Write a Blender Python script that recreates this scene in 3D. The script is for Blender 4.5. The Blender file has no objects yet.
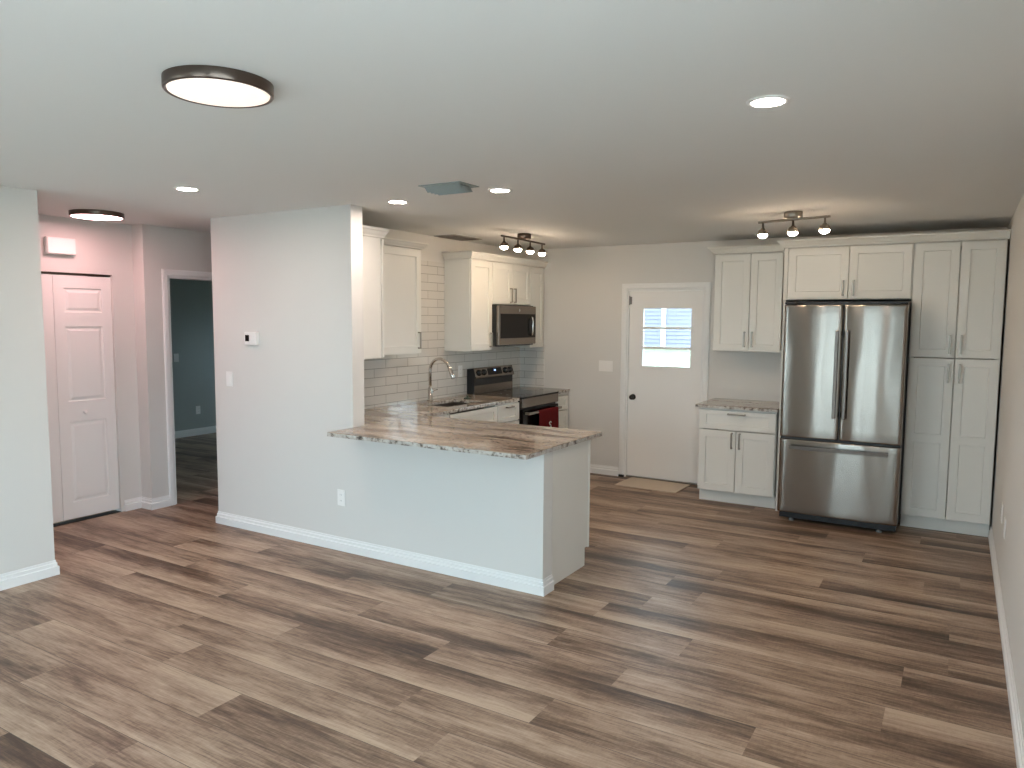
import bpy, bmesh, math, random
from mathutils import Vector, Matrix
PI = math.pi
random.seed(7)
scene = bpy.context.scene
COL = scene.collection

# ------------------------------------------------------------------ camera
cam_data = bpy.data.cameras.new('camera')
cam = bpy.data.objects.new('camera', cam_data)
COL.objects.link(cam)
F_PX = 743.28
cam_data.sensor_width = 36.0
cam_data.sensor_fit = 'HORIZONTAL'
cam_data.lens = 36.0 * F_PX / 1024.0
cam_data.clip_start = 0.02
cam_data.clip_end = 300
yaw, pitch, roll = math.radians(-31.036), math.radians(5.008), math.radians(0.3826)
Fv = Vector((math.sin(yaw) * math.cos(pitch), math.cos(yaw) * math.cos(pitch), -math.sin(pitch)))
Rv = Vector((math.cos(yaw), -math.sin(yaw), 0))
Uv = Rv.cross(Fv)
R2 = Rv * math.cos(roll) + Uv * math.sin(roll)
U2 = -Rv * math.sin(roll) + Uv * math.cos(roll)
M = Matrix.Identity(4)
for i in range(3):
    M[i][0], M[i][1], M[i][2] = R2[i], U2[i], -Fv[i]
M.translation = Vector((0, 0, 1.689))
cam.matrix_world = M
scene.camera = cam

# ------------------------------------------------------------------ look, world
vs = scene.view_settings
vs.view_transform = 'Standard'
vs.look = 'None'
vs.gamma = 1
vs.use_curve_mapping = False
vs.exposure = 1.52
SKY = 4.1
LED = 1.0
world = bpy.data.worlds.new('sky')
scene.world = world
world.use_nodes = True
wn = world.node_tree.nodes
bg = wn['Background']
bg.inputs['Color'].default_value = (0.62, 0.86, 1.0, 1)
bg.inputs['Strength'].default_value = SKY
sun_data = bpy.data.lights.new('sun', 'SUN')
sun_data.energy = 7.0
sun_data.angle = math.radians(1.0)
sun_data.color = (1.0, 0.97, 0.93)
sun = bpy.data.objects.new('sun', sun_data)
COL.objects.link(sun)
sun.rotation_euler = (0, math.radians(-35), 0)     # from the far left side, parallel to the glazed wall

# ------------------------------------------------------------------ dimensions (metres)
XW, XR, YB, YP, H = -4.351, 0.285, 7.404, 3.90, 2.47
XL, YREAR = -5.0, -1.9
XCLOSET, XHALL = -6.15, -6.0
XE, XT = -2.118, -3.66
YLEFT = 2.525

# ------------------------------------------------------------------ materials
def new_mat(name):
    m = bpy.data.materials.new(name)
    m.use_nodes = True
    nt = m.node_tree
    return m, nt, nt.nodes['Principled BSDF']

def N(nt, t, **kw):
    n = nt.nodes.new(t)
    for k, v in kw.items():
        if k in n.inputs:
            n.inputs[k].default_value = v
        else:
            setattr(n, k, v)
    return n

def plain(name, col, rough=0.5, metal=0.0, spec=0.5, bump=0.0, bscale=300.0, vary=0.0, coat=0.0):
    m, nt, b = new_mat(name)
    b.inputs['Base Color'].default_value = (*col, 1)
    b.inputs['Roughness'].default_value = rough
    b.inputs['Metallic'].default_value = metal
    b.inputs['Specular IOR Level'].default_value = spec
    b.inputs['Coat Weight'].default_value = coat
    if bump or vary:
        tc = N(nt, 'ShaderNodeTexCoord')
        no = N(nt, 'ShaderNodeTexNoise', Scale=bscale, Detail=3.0)
        nt.links.new(tc.outputs['Object'], no.inputs['Vector'])
        if bump:
            bp = N(nt, 'ShaderNodeBump', Strength=bump, Distance=0.002)
            nt.links.new(no.outputs['Fac'], bp.inputs['Height'])
            nt.links.new(bp.outputs['Normal'], b.inputs['Normal'])
        if vary:
            mx = N(nt, 'ShaderNodeMix', data_type='RGBA')
            mx.inputs[6].default_value = (*[c * (1 - vary) for c in col], 1)
            mx.inputs[7].default_value = (*[min(1, c * (1 + vary)) for c in col], 1)
            nt.links.new(no.outputs['Fac'], mx.inputs[0])
            nt.links.new(mx.outputs[2], b.inputs['Base Color'])
    return m

def emit(name, col, strength):
    m, nt, b = new_mat(name)
    b.inputs['Base Color'].default_value = (0.8, 0.8, 0.8, 1)
    b.inputs['Emission Color'].default_value = (*col, 1)
    b.inputs['Emission Strength'].default_value = strength
    return m

def ramp(nt, stops):
    r = N(nt, 'ShaderNodeValToRGB')
    el = r.color_ramp.elements
    while len(el) < len(stops):
        el.new(0.5)
    for e, (p, c) in zip(el, stops):
        e.position = p
        e.color = (*c, 1)
    return r

WALL = plain('wall_paint', (0.73, 0.715, 0.685), 0.75, bump=0.05, bscale=120)
CEIL = plain('ceiling_paint', (0.76, 0.76, 0.74), 0.85, bump=0.08, bscale=90)
TRIM = plain('trim_white', (0.87, 0.87, 0.86), 0.4)
CAB = plain('cabinet_cream', (0.82, 0.81, 0.76), 0.42)
DOORM = plain('door_white', (0.89, 0.88, 0.86), 0.45)
NICKEL = plain('brushed_nickel', (0.33, 0.30, 0.26), 0.32, 1.0)
CHROME = plain('chrome', (0.62, 0.60, 0.57), 0.14, 1.0)
BRONZE = plain('bronze', (0.13, 0.10, 0.085), 0.28, 1.0)
BLACK = plain('black_plastic', (0.012, 0.012, 0.013), 0.35)
DARKGAP = plain('gap_shade_black', (0.01, 0.01, 0.01), 0.8)  # near-black standing in for the shade under the bifold doors
BGLASS = plain('black_glass', (0.006, 0.005, 0.005), 0.06, spec=0.2)
WPLASTIC = plain('white_plastic', (0.90, 0.89, 0.87), 0.35)
SLOT = plain('slot_grey', (0.25, 0.25, 0.25), 0.6)
VENTM = plain('vent_enamel', (0.27, 0.33, 0.33), 0.4)
VENT2M = plain('grille_grey', (0.33, 0.31, 0.28), 0.6)
KNOBG = plain('knob_dark', (0.05, 0.05, 0.05), 0.25, 0.6)
RED = plain('red_towel', (0.23, 0.008, 0.012), 0.95, bump=0.6, bscale=500, vary=0.25)
INK = plain('white_ink', (0.8, 0.8, 0.8), 0.8)
MAT = plain('mat_beige', (0.60, 0.50, 0.40), 0.95, bump=0.5, bscale=350, vary=0.15)
GREENP = plain('dark_green', (0.02, 0.05, 0.04), 0.35)
SINKM = plain('sink_dark', (0.16, 0.14, 0.12), 0.3, 0.8)
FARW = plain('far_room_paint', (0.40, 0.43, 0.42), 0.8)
DISCLED = emit('disc_diffuser', (1.0, 0.80, 0.66), 0.31 * LED)
HALLLED = emit('hall_diffuser', (1.0, 0.56, 0.56), 11.0 * LED)
SPOTLED = emit('recessed_lens', (1.0, 0.83, 0.73), 98.0 * LED)
BULB = emit('warm_bulb', (1.0, 0.76, 0.54), 54.0 * LED)
DIGIT = emit('blue_digit', (0.25, 0.4, 1.0), 2.0)

def stainless(name, col, rough, wav=0.3):
    m, nt, b = new_mat(name)
    b.inputs['Base Color'].default_value = (*col, 1)
    b.inputs['Metallic'].default_value = 1.0
    b.inputs['Roughness'].default_value = rough
    b.inputs['Anisotropic'].default_value = 1.0
    b.inputs['Anisotropic Rotation'].default_value = 0.25
    L = nt.links.new
    tg = N(nt, 'ShaderNodeTangent', direction_type='RADIAL', axis='Z')
    L(tg.outputs[0], b.inputs['Tangent'])
    tc = N(nt, 'ShaderNodeTexCoord')
    mp2 = N(nt, 'ShaderNodeMapping')
    mp2.inputs['Scale'].default_value = (3.6, 1.0, 0.9)
    no2 = N(nt, 'ShaderNodeTexNoise', Scale=1.0, Detail=1.0)
    bp2 = N(nt, 'ShaderNodeBump', Strength=wav, Distance=0.02)
    L(tc.outputs['Object'], mp2.inputs[0]); L(mp2.outputs[0], no2.inputs['Vector'])
    L(no2.outputs['Fac'], bp2.inputs['Height'])
    L(bp2.outputs['Normal'], b.inputs['Normal'])
    return m
STEEL = stainless('stainless_steel', (0.275, 0.24, 0.21), 0.18)

def granite():
    m, nt, b = new_mat('brown_granite')
    L = nt.links.new
    tc = N(nt, 'ShaderNodeTexCoord')
    mp = N(nt, 'ShaderNodeMapping')
    mp.inputs['Rotation'].default_value = (0, 0, math.radians(-4))
    mp.inputs['Scale'].default_value = (1.3, 10.0, 10.0)
    L(tc.outputs['Object'], mp.inputs[0])
    warp = N(nt, 'ShaderNodeTexNoise', Scale=1.6, Detail=3.0)
    L(tc.outputs['Object'], warp.inputs['Vector'])
    add = N(nt, 'ShaderNodeVectorMath', operation='MULTIPLY_ADD')
    add.inputs[1].default_value = (0.2, 2.8, 0.6)
    L(warp.outputs['Color'], add.inputs[0]); L(mp.outputs[0], add.inputs[2])
    n1 = N(nt, 'ShaderNodeTexNoise', Scale=1.0, Detail=7.0, Roughness=0.62)
    L(add.outputs[0], n1.inputs['Vector'])
    r1 = ramp(nt, [(0.28, (0.075, 0.05, 0.034)), (0.39, (0.20, 0.145, 0.105)), (0.46, (0.345, 0.275, 0.215)),
                   (0.57, (0.46, 0.395, 0.33)), (0.75, (0.58, 0.53, 0.47))])
    L(n1.outputs['Fac'], r1.inputs[0])
    n2 = N(nt, 'ShaderNodeTexNoise', Scale=38.0, Detail=4.0, Roughness=0.6)
    L(tc.outputs['Object'], n2.inputs['Vector'])
    r2 = ramp(nt, [(0.36, (0.10, 0.075, 0.055)), (0.46, (1, 1, 1)), (1.0, (1, 1, 1))])
    L(n2.outputs['Fac'], r2.inputs[0])
    mx = N(nt, 'ShaderNodeMix', data_type='RGBA', blend_type='MULTIPLY')
    mx.inputs[0].default_value = 0.55
    L(r1.outputs[0], mx.inputs[6]); L(r2.outputs[0], mx.inputs[7])
    L(mx.outputs[2], b.inputs['Base Color'])
    b.inputs['Roughness'].default_value = 0.07
    return m
GRANITE = granite()

def granite_edge():
    m, nt, b = new_mat('chiselled_granite_edge')
    L = nt.links.new
    tc = N(nt, 'ShaderNodeTexCoord')
    mp = N(nt, 'ShaderNodeMapping')
    mp.inputs['Scale'].default_value = (26.0, 26.0, 30.0)
    L(tc.outputs['Object'], mp.inputs[0])
    n = N(nt, 'ShaderNodeTexNoise', Scale=1.0, Detail=5.0, Roughness=0.65)
    L(mp.outputs[0], n.inputs['Vector'])
    r = ramp(nt, [(0.34, (0.03, 0.02, 0.014)), (0.42, (0.20, 0.16, 0.13)), (0.48, (0.48, 0.44, 0.39)), (0.66, (0.70, 0.68, 0.64))])
    L(n.outputs['Fac'], r.inputs[0]); L(r.outputs[0], b.inputs['Base Color'])
    b.inputs['Roughness'].default_value = 0.3
    return m
GEDGE = granite_edge()

def tile(name, axis):
    m, nt, b = new_mat(name)
    L = nt.links.new
    tc = N(nt, 'ShaderNodeTexCoord')
    sp = N(nt, 'ShaderNodeSeparateXYZ')
    cb = N(nt, 'ShaderNodeCombineXYZ')
    L(tc.outputs['Object'], sp.inputs[0])
    L(sp.outputs[axis], cb.inputs[0]); L(sp.outputs['Z'], cb.inputs[1])
    br = N(nt, 'ShaderNodeTexBrick')
    br.offset = 0.5
    br.inputs['Scale'].default_value = 1.0
    br.inputs['Brick Width'].default_value = 0.306
    br.inputs['Row Height'].default_value = 0.078
    br.inputs['Mortar Size'].default_value = 0.0022
    br.inputs['Mortar Smooth'].default_value = 0.1
    br.inputs['Color1'].default_value = (0.74, 0.72, 0.68, 1)
    br.inputs['Color2'].default_value = (0.70, 0.68, 0.64, 1)
    br.inputs['Mortar'].default_value = (0.30, 0.28, 0.25, 1)
    L(cb.outputs[0], br.inputs['Vector'])
    L(br.outputs['Color'], b.inputs['Base Color'])
    inv = N(nt, 'ShaderNodeMath', operation='SUBTRACT')
    inv.inputs[0].default_value = 1.0
    L(br.outputs['Fac'], inv.inputs[1])
    bp = N(nt, 'ShaderNodeBump', Strength=0.5, Distance=0.002)
    L(inv.outputs[0], bp.inputs['Height']); L(bp.outputs[0], b.inputs['Normal'])
    mr = N(nt, 'ShaderNodeMapRange')
    mr.inputs['To Min'].default_value = 0.10
    mr.inputs['To Max'].default_value = 0.8
    L(br.outputs['Fac'], mr.inputs[0]); L(mr.outputs[0], b.inputs['Roughness'])
    return m
TILE_Y = tile('subway_tile_side', 'Y')
TILE_X = tile('subway_tile_rear', 'X')

def vinyl():
    m, nt, b = new_mat('vinyl_plank')
    L = nt.links.new
    uv = N(nt, 'ShaderNodeUVMap', uv_map='UVMap')
    sd = N(nt, 'ShaderNodeAttribute', attribute_name='seed')
    sp = N(nt, 'ShaderNodeSeparateXYZ')
    L(uv.outputs[0], sp.inputs[0])
    def coords(su, sv, k):
        a = N(nt, 'ShaderNodeMath', operation='MULTIPLY'); a.inputs[1].default_value = su
        c = N(nt, 'ShaderNodeMath', operation='MULTIPLY'); c.inputs[1].default_value = sv
        s = N(nt, 'ShaderNodeMath', operation='MULTIPLY'); s.inputs[1].default_value = k
        cb = N(nt, 'ShaderNodeCombineXYZ')
        L(sp.outputs['X'], a.inputs[0]); L(sp.outputs['Y'], c.inputs[0]); L(sd.outputs['Fac'], s.inputs[0])
        L(a.outputs[0], cb.inputs[0]); L(c.outputs[0], cb.inputs[1]); L(s.outputs[0], cb.inputs[2])
        return cb
    def noise(c, detail, rough=0.55, dist=0.0):
        n = N(nt, 'ShaderNodeTexNoise', Scale=1.0, Detail=detail, Roughness=rough, Distortion=dist)
        L(c.outputs[0], n.inputs['Vector'])
        return n
    broad = noise(coords(0.8, 5.5, 31.0), 3.0, 0.5, 0.3)       # bands the length of a plank
    mid = noise(coords(3.0, 26.0, 57.0), 5.0, 0.6, 0.6)        # figure and knots
    fine = noise(coords(7.0, 105.0, 91.0), 5.0, 0.75)           # grain
    saw = noise(coords(80.0, 26.0, 13.0), 3.0, 0.7)           # saw marks across
    def mul_add(a, k, c):
        n = N(nt, 'ShaderNodeMath', operation='MULTIPLY_ADD')
        n.inputs[1].default_value = k
        L(a, n.inputs[0])
        if isinstance(c, float):
            n.inputs[2].default_value = c
        else:
            L(c, n.inputs[2])
        return n.outputs[0]
    # most planks are printed darker along one long edge
    sgn = N(nt, 'ShaderNodeMath', operation='SINE')
    s40 = N(nt, 'ShaderNodeMath', operation='MULTIPLY'); s40.inputs[1].default_value = 40.0
    L(sd.outputs['Fac'], s40.inputs[0]); L(s40.outputs[0], sgn.inputs[0])
    acr = N(nt, 'ShaderNodeMath', operation='MULTIPLY_ADD'); acr.inputs[1].default_value = 2.0; acr.inputs[2].default_value = -0.235
    L(sp.outputs['Y'], acr.inputs[0])
    grad = N(nt, 'ShaderNodeMath', operation='MULTIPLY')
    L(sgn.outputs[0], grad.inputs[0]); L(acr.outputs[0], grad.inputs[1])
    v = mul_add(broad.outputs['Fac'], 0.95, -0.765)
    v = mul_add(grad.outputs[0], 0.85, v)
    v = mul_add(mid.outputs['Fac'], 0.70, v)
    v = mul_add(fine.outputs['Fac'], 0.75, v)
    v = mul_add(saw.outputs['Fac'], 0.20, v)
    v = mul_add(sd.outputs['Fac'], 0.14, v)                    # some planks are lighter
    r = ramp(nt, [(0.20, (0.052, 0.028, 0.017)), (0.38, (0.112, 0.065, 0.041)), (0.53, (0.215, 0.137, 0.091)),
                  (0.68, (0.345, 0.238, 0.167)), (0.92, (0.50, 0.375, 0.275))])
    L(v, r.inputs[0])
    # seam between planks (v in metres, 0..0.2348)
    a = N(nt, 'ShaderNodeMath', operation='SUBTRACT'); a.inputs[1].default_value = 0.1174
    ab = N(nt, 'ShaderNodeMath', operation='ABSOLUTE')
    gt = N(nt, 'ShaderNodeMath', operation='GREATER_THAN'); gt.inputs[1].default_value = 0.1160
    L(sp.outputs['Y'], a.inputs[0]); L(a.outputs[0], ab.inputs[0]); L(ab.outputs[0], gt.inputs[0])
    mx = N(nt, 'ShaderNodeMix', data_type='RGBA')
    mx.inputs[7].default_value = (0.075, 0.052, 0.038, 1)
    L(gt.outputs[0], mx.inputs[0]); L(r.outputs[0], mx.inputs[6])
    L(mx.outputs[2], b.inputs['Base Color'])
    b.inputs['Roughness'].default_value = 0.42
    b.inputs['Specular IOR Level'].default_value = 0.45
    bp = N(nt, 'ShaderNodeBump', Strength=0.25, Distance=0.001)
    L(fine.outputs['Fac'], bp.inputs['Height']); L(bp.outputs[0], b.inputs['Normal'])
    return m
VINYL = vinyl()

def glass():
    m = bpy.data.materials.new('window_glass')
    m.use_nodes = True
    nt = m.node_tree
    nt.nodes.remove(nt.nodes['Principled BSDF'])
    out = nt.nodes['Material Output']
    t = N(nt, 'ShaderNodeBsdfTransparent')
    g = N(nt, 'ShaderNodeBsdfGlossy', Roughness=0.02)
    mx = N(nt, 'ShaderNodeMixShader')
    mx.inputs[0].default_value = 0.06
    nt.links.new(t.outputs[0], mx.inputs[1]); nt.links.new(g.outputs[0], mx.inputs[2])
    nt.links.new(mx.outputs[0], out.inputs['Surface'])
    return m
GLASS = glass()

def grass():
    m, nt, b = new_mat('lawn_grass')
    L = nt.links.new
    tc = N(nt, 'ShaderNodeTexCoord')
    n = N(nt, 'ShaderNodeTexNoise', Scale=1.3, Detail=9.0, Roughness=0.75)
    L(tc.outputs['Object'], n.inputs['Vector'])
    r = ramp(nt, [(0.38, (0.022, 0.036, 0.014)), (0.5, (0.045, 0.062, 0.03)), (0.62, (0.10, 0.105, 0.08))])
    L(n.outputs['Fac'], r.inputs[0]); L(r.outputs[0], b.inputs['Base Color'])
    b.inputs['Roughness'].default_value = 0.9
    return m
GRASS = grass()
PATIO_BOUNCE = plain('bounce_patio_concrete', (0.55, 0.55, 0.54), 0.9, vary=0.1, bscale=3)
SIDING = plain('pale_siding', (0.165, 0.155, 0.195), 0.7)
SHINGLE = plain('roof_shingle', (0.18, 0.17, 0.17), 0.9, bump=0.5, bscale=20)
LEAFM = plain('hedge_leaf', (0.06, 0.11, 0.035), 0.7, vary=0.5, bscale=6)

# ------------------------------------------------------------------ mesh helpers
class MB:
    def __init__(s):
        s.bm = bmesh.new()
        s.mi = 0
    def box(s, x0, x1, y0, y1, z0, z1, bev=0.0, seg=2):
        if x1 < x0: x0, x1 = x1, x0
        if y1 < y0: y0, y1 = y1, y0
        if z1 < z0: z0, z1 = z1, z0
        vs_ = [s.bm.verts.new((x, y, z)) for x in (x0, x1) for y in (y0, y1) for z in (z0, z1)]
        idx = [(0, 1, 3, 2), (4, 6, 7, 5), (0, 4, 5, 1), (2, 3, 7, 6), (0, 2, 6, 4), (1, 5, 7, 3)]
        fs = [s.bm.faces.new([vs_[i] for i in f]) for f in idx]
        for f in fs: f.material_index = s.mi
        if bev:
            es = list({e for f in fs for e in f.edges})
            r = bmesh.ops.bevel(s.bm, geom=es, offset=bev, segments=seg, profile=0.5, affect='EDGES')
            for f in r['faces']: f.material_index = s.mi
        return s
    def ring(s, c, u, v, r, n, rv=None):
        rv = rv if rv is not None else r
        return [s.bm.verts.new(c + u * (r * math.cos(2 * PI * k / n)) + v * (rv * math.sin(2 * PI * k / n))) for k in range(n)]
    def bridge(s, a, b, smooth=True):
        n = len(a)
        for k in range(n):
            f = s.bm.faces.new([a[k], a[(k + 1) % n], b[(k + 1) % n], b[k]])
            f.smooth = smooth
            f.material_index = s.mi
    def cap(s, a):
        f = s.bm.faces.new(a)
        f.material_index = s.mi
        return f
    def lathe(s, c, axis, prof, n=24, cap0=True, cap1=True, smooth=True):
        """prof: list of (distance along axis, radius)"""
        c, axis = Vector(c), Vector(axis).normalized()
        u = axis.orthogonal().normalized(); v = axis.cross(u)
        rings = [s.ring(c + axis * d, u, v, max(r, 1e-5), n) for d, r in prof]
        for a, b in zip(rings, rings[1:]): s.bridge(a, b, smooth)
        if cap0: s.cap(list(reversed(rings[0])))
        if cap1: s.cap(rings[-1])
        return s
    def tube(s, pts, r, n=12, caps=True):
        pts = [Vector(p) for p in pts]
        rs = r if isinstance(r, (list, tuple)) else [r] * len(pts)
        t0 = (pts[1] - pts[0]).normalized()
        u = t0.orthogonal().normalized()
        rings = []
        for i, p in enumerate(pts):
            a = pts[max(i - 1, 0)]; b = pts[min(i + 1, len(pts) - 1)]
            t = (b - a).normalized()
            u = (u - t * u.dot(t)).normalized()
            rings.append(s.ring(p, u, t.cross(u), rs[i], n))
        for a, b in zip(rings, rings[1:]): s.bridge(a, b)
        if caps:
            s.cap(list(reversed(rings[0]))); s.cap(rings[-1])
        return s
    def prism(s, poly, ax, a, b, smooth=False):
        """extrude a 2-D polygon along an axis. ax 'x': poly=(y,z); 'y': (x,z); 'z': (x,y)"""
        def P(p, t):
            return {'x': (t, p[0], p[1]), 'y': (p[0], t, p[1]), 'z': (p[0], p[1], t)}[ax]
        A = [s.bm.verts.new(P(p, a)) for p in poly]
        B = [s.bm.verts.new(P(p, b)) for p in poly]
        s.bridge(A, B, smooth)
        s.cap(list(reversed(A))); s.cap(B)
        return s
    def nested(s, loops):
        """loops: list of (x0,x1,z0,z1,y); bridged in order; first and last capped"""
        rs = [[s.bm.verts.new(p) for p in ((a, y, c), (b, y, c), (b, y, d), (a, y, d))] for a, b, c, d, y in loops]
        for p, q in zip(rs, rs[1:]): s.bridge(p, q, False)
        return rs
    def sweep(s, path, prof, closed=False):
        """sweep profile (out, z) along a plan path; out is to the right of travel"""
        n = len(path)
        P = [Vector(p) for p in path]
        def nrm(a, b):
            d = (b - a).normalized()
            return Vector((d.y, -d.x))
        rings = []
        for i in range(n):
            if closed or 0 < i < n - 1:
                n0 = nrm(P[i - 1], P[i]); n1 = nrm(P[i], P[(i + 1) % n])
                m = (n0 + n1); m = m / max(m.dot(n0), 1e-6) if m.length > 1e-6 else n0
                m = m  # mitre
            elif i == 0:
                m = nrm(P[0], P[1])
            else:
                m = nrm(P[-2], P[-1])
            rings.append([s.bm.verts.new((P[i].x + m.x * o, P[i].y + m.y * o, z)) for o, z in prof])
        for a, b in zip(rings, rings[1:] + (rings[:1] if closed else [])): s.bridge(a, b, False)
        if not closed:
            s.cap(list(reversed(rings[0]))); s.cap(rings[-1])
        return s
    def build(s, name, mats, parent=None, loc=None, rotz=0.0, autosmooth=False):
        bmesh.ops.recalc_face_normals(s.bm, faces=s.bm.faces)
        me = bpy.data.meshes.new(name)
        s.bm.to_mesh(me); s.bm.free()
        for m in (mats if isinstance(mats, (list, tuple)) else [mats]):
            me.materials.append(m)
        o = bpy.data.objects.new(name, me)
        COL.objects.link(o)
        if parent is not None: o.parent = parent
        if loc is not None: o.location = loc
        if rotz: o.rotation_euler = (0, 0, rotz)
        return o

def tag(o, label=None, cat=None, group=None, kind=None):
    if label: o['label'] = label
    if cat: o['category'] = cat
    if group: o['group'] = group
    if kind: o['kind'] = kind
    return o

def thing(name, label, cat, loc=(0, 0, 0), rotz=0.0, group=None):
    o = bpy.data.objects.new(name, None)
    o.empty_display_size = 0.05
    COL.objects.link(o)
    o.location = loc
    o.rotation_euler = (0, 0, rotz)
    return tag(o, label, cat, group)

def struct(mb, name, mat, label=None, cat=None, parent=None):
    o = mb.build(name, mat, parent)
    return tag(o, label, cat, None, 'structure')

# ------------------------------------------------------------------ floor of individual planks in one mesh
def make_floor():
    W, LEN, Y0 = 0.2348, 1.565, 1.776
    joints = {0: -3.644, 1: -2.687, 2: -3.276, 3: -2.026, 4: -4.60, 5: -3.777, 6: -1.305, 7: -3.33, 8: -2.702, 9: -1.72,
              10: -3.1, 11: -1.294, 12: -1.535, 13: -1.297, 14: -0.691, 15: -1.685, 16: -1.486, 17: -2.08, 18: -1.0,
              19: -2.386, 20: -1.75, 21: -1.514}
    rnd = random.Random(11)
    bm = bmesh.new()
    uvl = bm.loops.layers.uv.new('UVMap')
    sl = bm.faces.layers.float.new('seed')
    k = -18
    while True:
        y0 = Y0 + (k - 0.5) * W
        if y0 > 9.0: break
        j = joints.get(k, -3.0 + rnd.random() * LEN)
        xmin, xmax = -9.5, 0.40
        x = j - LEN * math.ceil((j - xmin) / LEN)
        while x < xmax:
            a, b = max(x, xmin), min(x + LEN, xmax)
            if b - a > 0.001:
                vs_ = [bm.verts.new(p) for p in ((a, y0, 0), (b, y0, 0), (b, y0 + W, 0), (a, y0 + W, 0))]
                f = bm.faces.new(vs_)
                f[sl] = rnd.random()
                for lp, uv in zip(f.loops, ((a - x, 0), (b - x, 0), (b - x, W), (a - x, W))):
                    lp[uvl].uv = uv
            x += LEN
        k += 1
    # underside, so the floor has thickness
    bot = [bm.verts.new(p) for p in ((-9.5, -2.1, -0.1), (0.40, -2.1, -0.1), (0.40, 9.0, -0.1), (-9.5, 9.0, -0.1))]
    bm.faces.new(list(reversed(bot)))
    me = bpy.data.meshes.new('floor')
    bm.to_mesh(me); bm.free()
    me.materials.append(VINYL)
    o = bpy.data.objects.new('floor', me)
    COL.objects.link(o)
    return tag(o, 'brown wood-look vinyl plank floor', 'floor', None, 'structure')
make_floor()

# ------------------------------------------------------------------ shell
struct(MB().box(-9.6, 0.45, -2.1, 9.0, H, H + 0.1), 'ceiling', CEIL, 'pale grey painted flat ceiling', 'ceiling')
# left wall, ending at the hall
struct(MB().box(XL - 0.12, XL, YREAR, YLEFT, 0, H), 'wall_left', WALL, 'pale grey wall at the left ending before the hall', 'wall')
# closet wall with door opening
mb = MB()
CY0, CY1, CZ = 2.725, 3.672, 2.035
mb.box(XCLOSET - 0.12, XCLOSET, 1.6, CY0, 0, H).box(XCLOSET - 0.12, XCLOSET, CY1, 3.862, 0, H).box(XCLOSET - 0.12, XCLOSET, CY0, CY1, CZ, H)
mb.box(XCLOSET - 0.75, XCLOSET - 0.70, 2.4, 3.862, 0, H)
struct(mb, 'wall_closet', WALL, 'hall wall around the white bifold closet doors', 'wall')
struct(MB().box(XCLOSET, XL - 0.12, 1.6, 1.7, 0, H), 'wall_hall_near', WALL, 'short hall wall hidden behind the left wall', 'wall')
# hall wall with the open doorway
DY0, DY1, DZ = 4.085, 4.86, 2.045
mb = MB()
mb.box(XCLOSET, XHALL, 3.862, DY0, 0, H).box(XCLOSET, XHALL, DY1, 5.6, 0, H).box(XCLOSET, XHALL, DY0, DY1, DZ, H)
struct(mb, 'wall_hall', WALL, 'hall wall with the open doorway to the dark room', 'wall')
struct(MB().box(XHALL, -5.02, 5.5, 5.6, 0, H), 'wall_hall_end', WALL, 'end wall of the hall behind the partition', 'wall')
# partition
struct(MB().box(-5.155, XT, YP, YP + 0.118, 0, H), 'wall_partition', WALL, 'pale partition wall with thermostat left of the peninsula', 'wall')
struct(MB().box(-5.155, -5.02, YP + 0.118, 5.5, 0, H), 'wall_hall_side', WALL, 'hall side of the partition', 'wall')
struct(MB().box(XT, XE, YP, YP + 0.118, 0, 0.8835), 'wall_peninsula', WALL, 'low pale half wall under the granite bar', 'wall')
struct(MB().box(XW - 0.12, XW, YP + 0.118, YB + 0.12, 0, H), 'wall_kitchen', WALL, 'kitchen side wall behind sink and range', 'wall')
# tile
TT = 0.008
struct(MB().box(XW, XW + TT, YP + 0.119, YB - TT, 0.80, 2.228), 'wall_tile_side', TILE_Y, 'white subway tile behind sink and range', 'tile')
struct(MB().box(XW + TT, -4.03, YB - TT, YB, 0.80, 1.40), 'wall_tile_rear', TILE_X, 'narrow strip of white subway tile beside the range', 'tile')
# back wall with door opening
OX0, OX1, OZ = -3.035, -2.215, 2.005
mb = MB()
mb.box(XW, OX0, YB, YB + 0.13, 0, H).box(OX1, XR, YB, YB + 0.13, 0, H).box(OX0, OX1, YB, YB + 0.13, OZ, H)
struct(mb, 'wall_back', WALL, 'kitchen back wall with the exterior door', 'wall')
struct(MB().box(XR, XR + 0.12, 1.0, YB + 0.13, 0, H).box(XR, XR + 0.12, YREAR - 0.12, -1.6, 0, H).box(XR, XR + 0.12, -1.6, 1.0, 0, 0.5).box(XR, XR + 0.12, -1.6, 1.0, 2.15, H), 'wall_right', WALL, 'pale wall along the right edge', 'wall')
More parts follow.
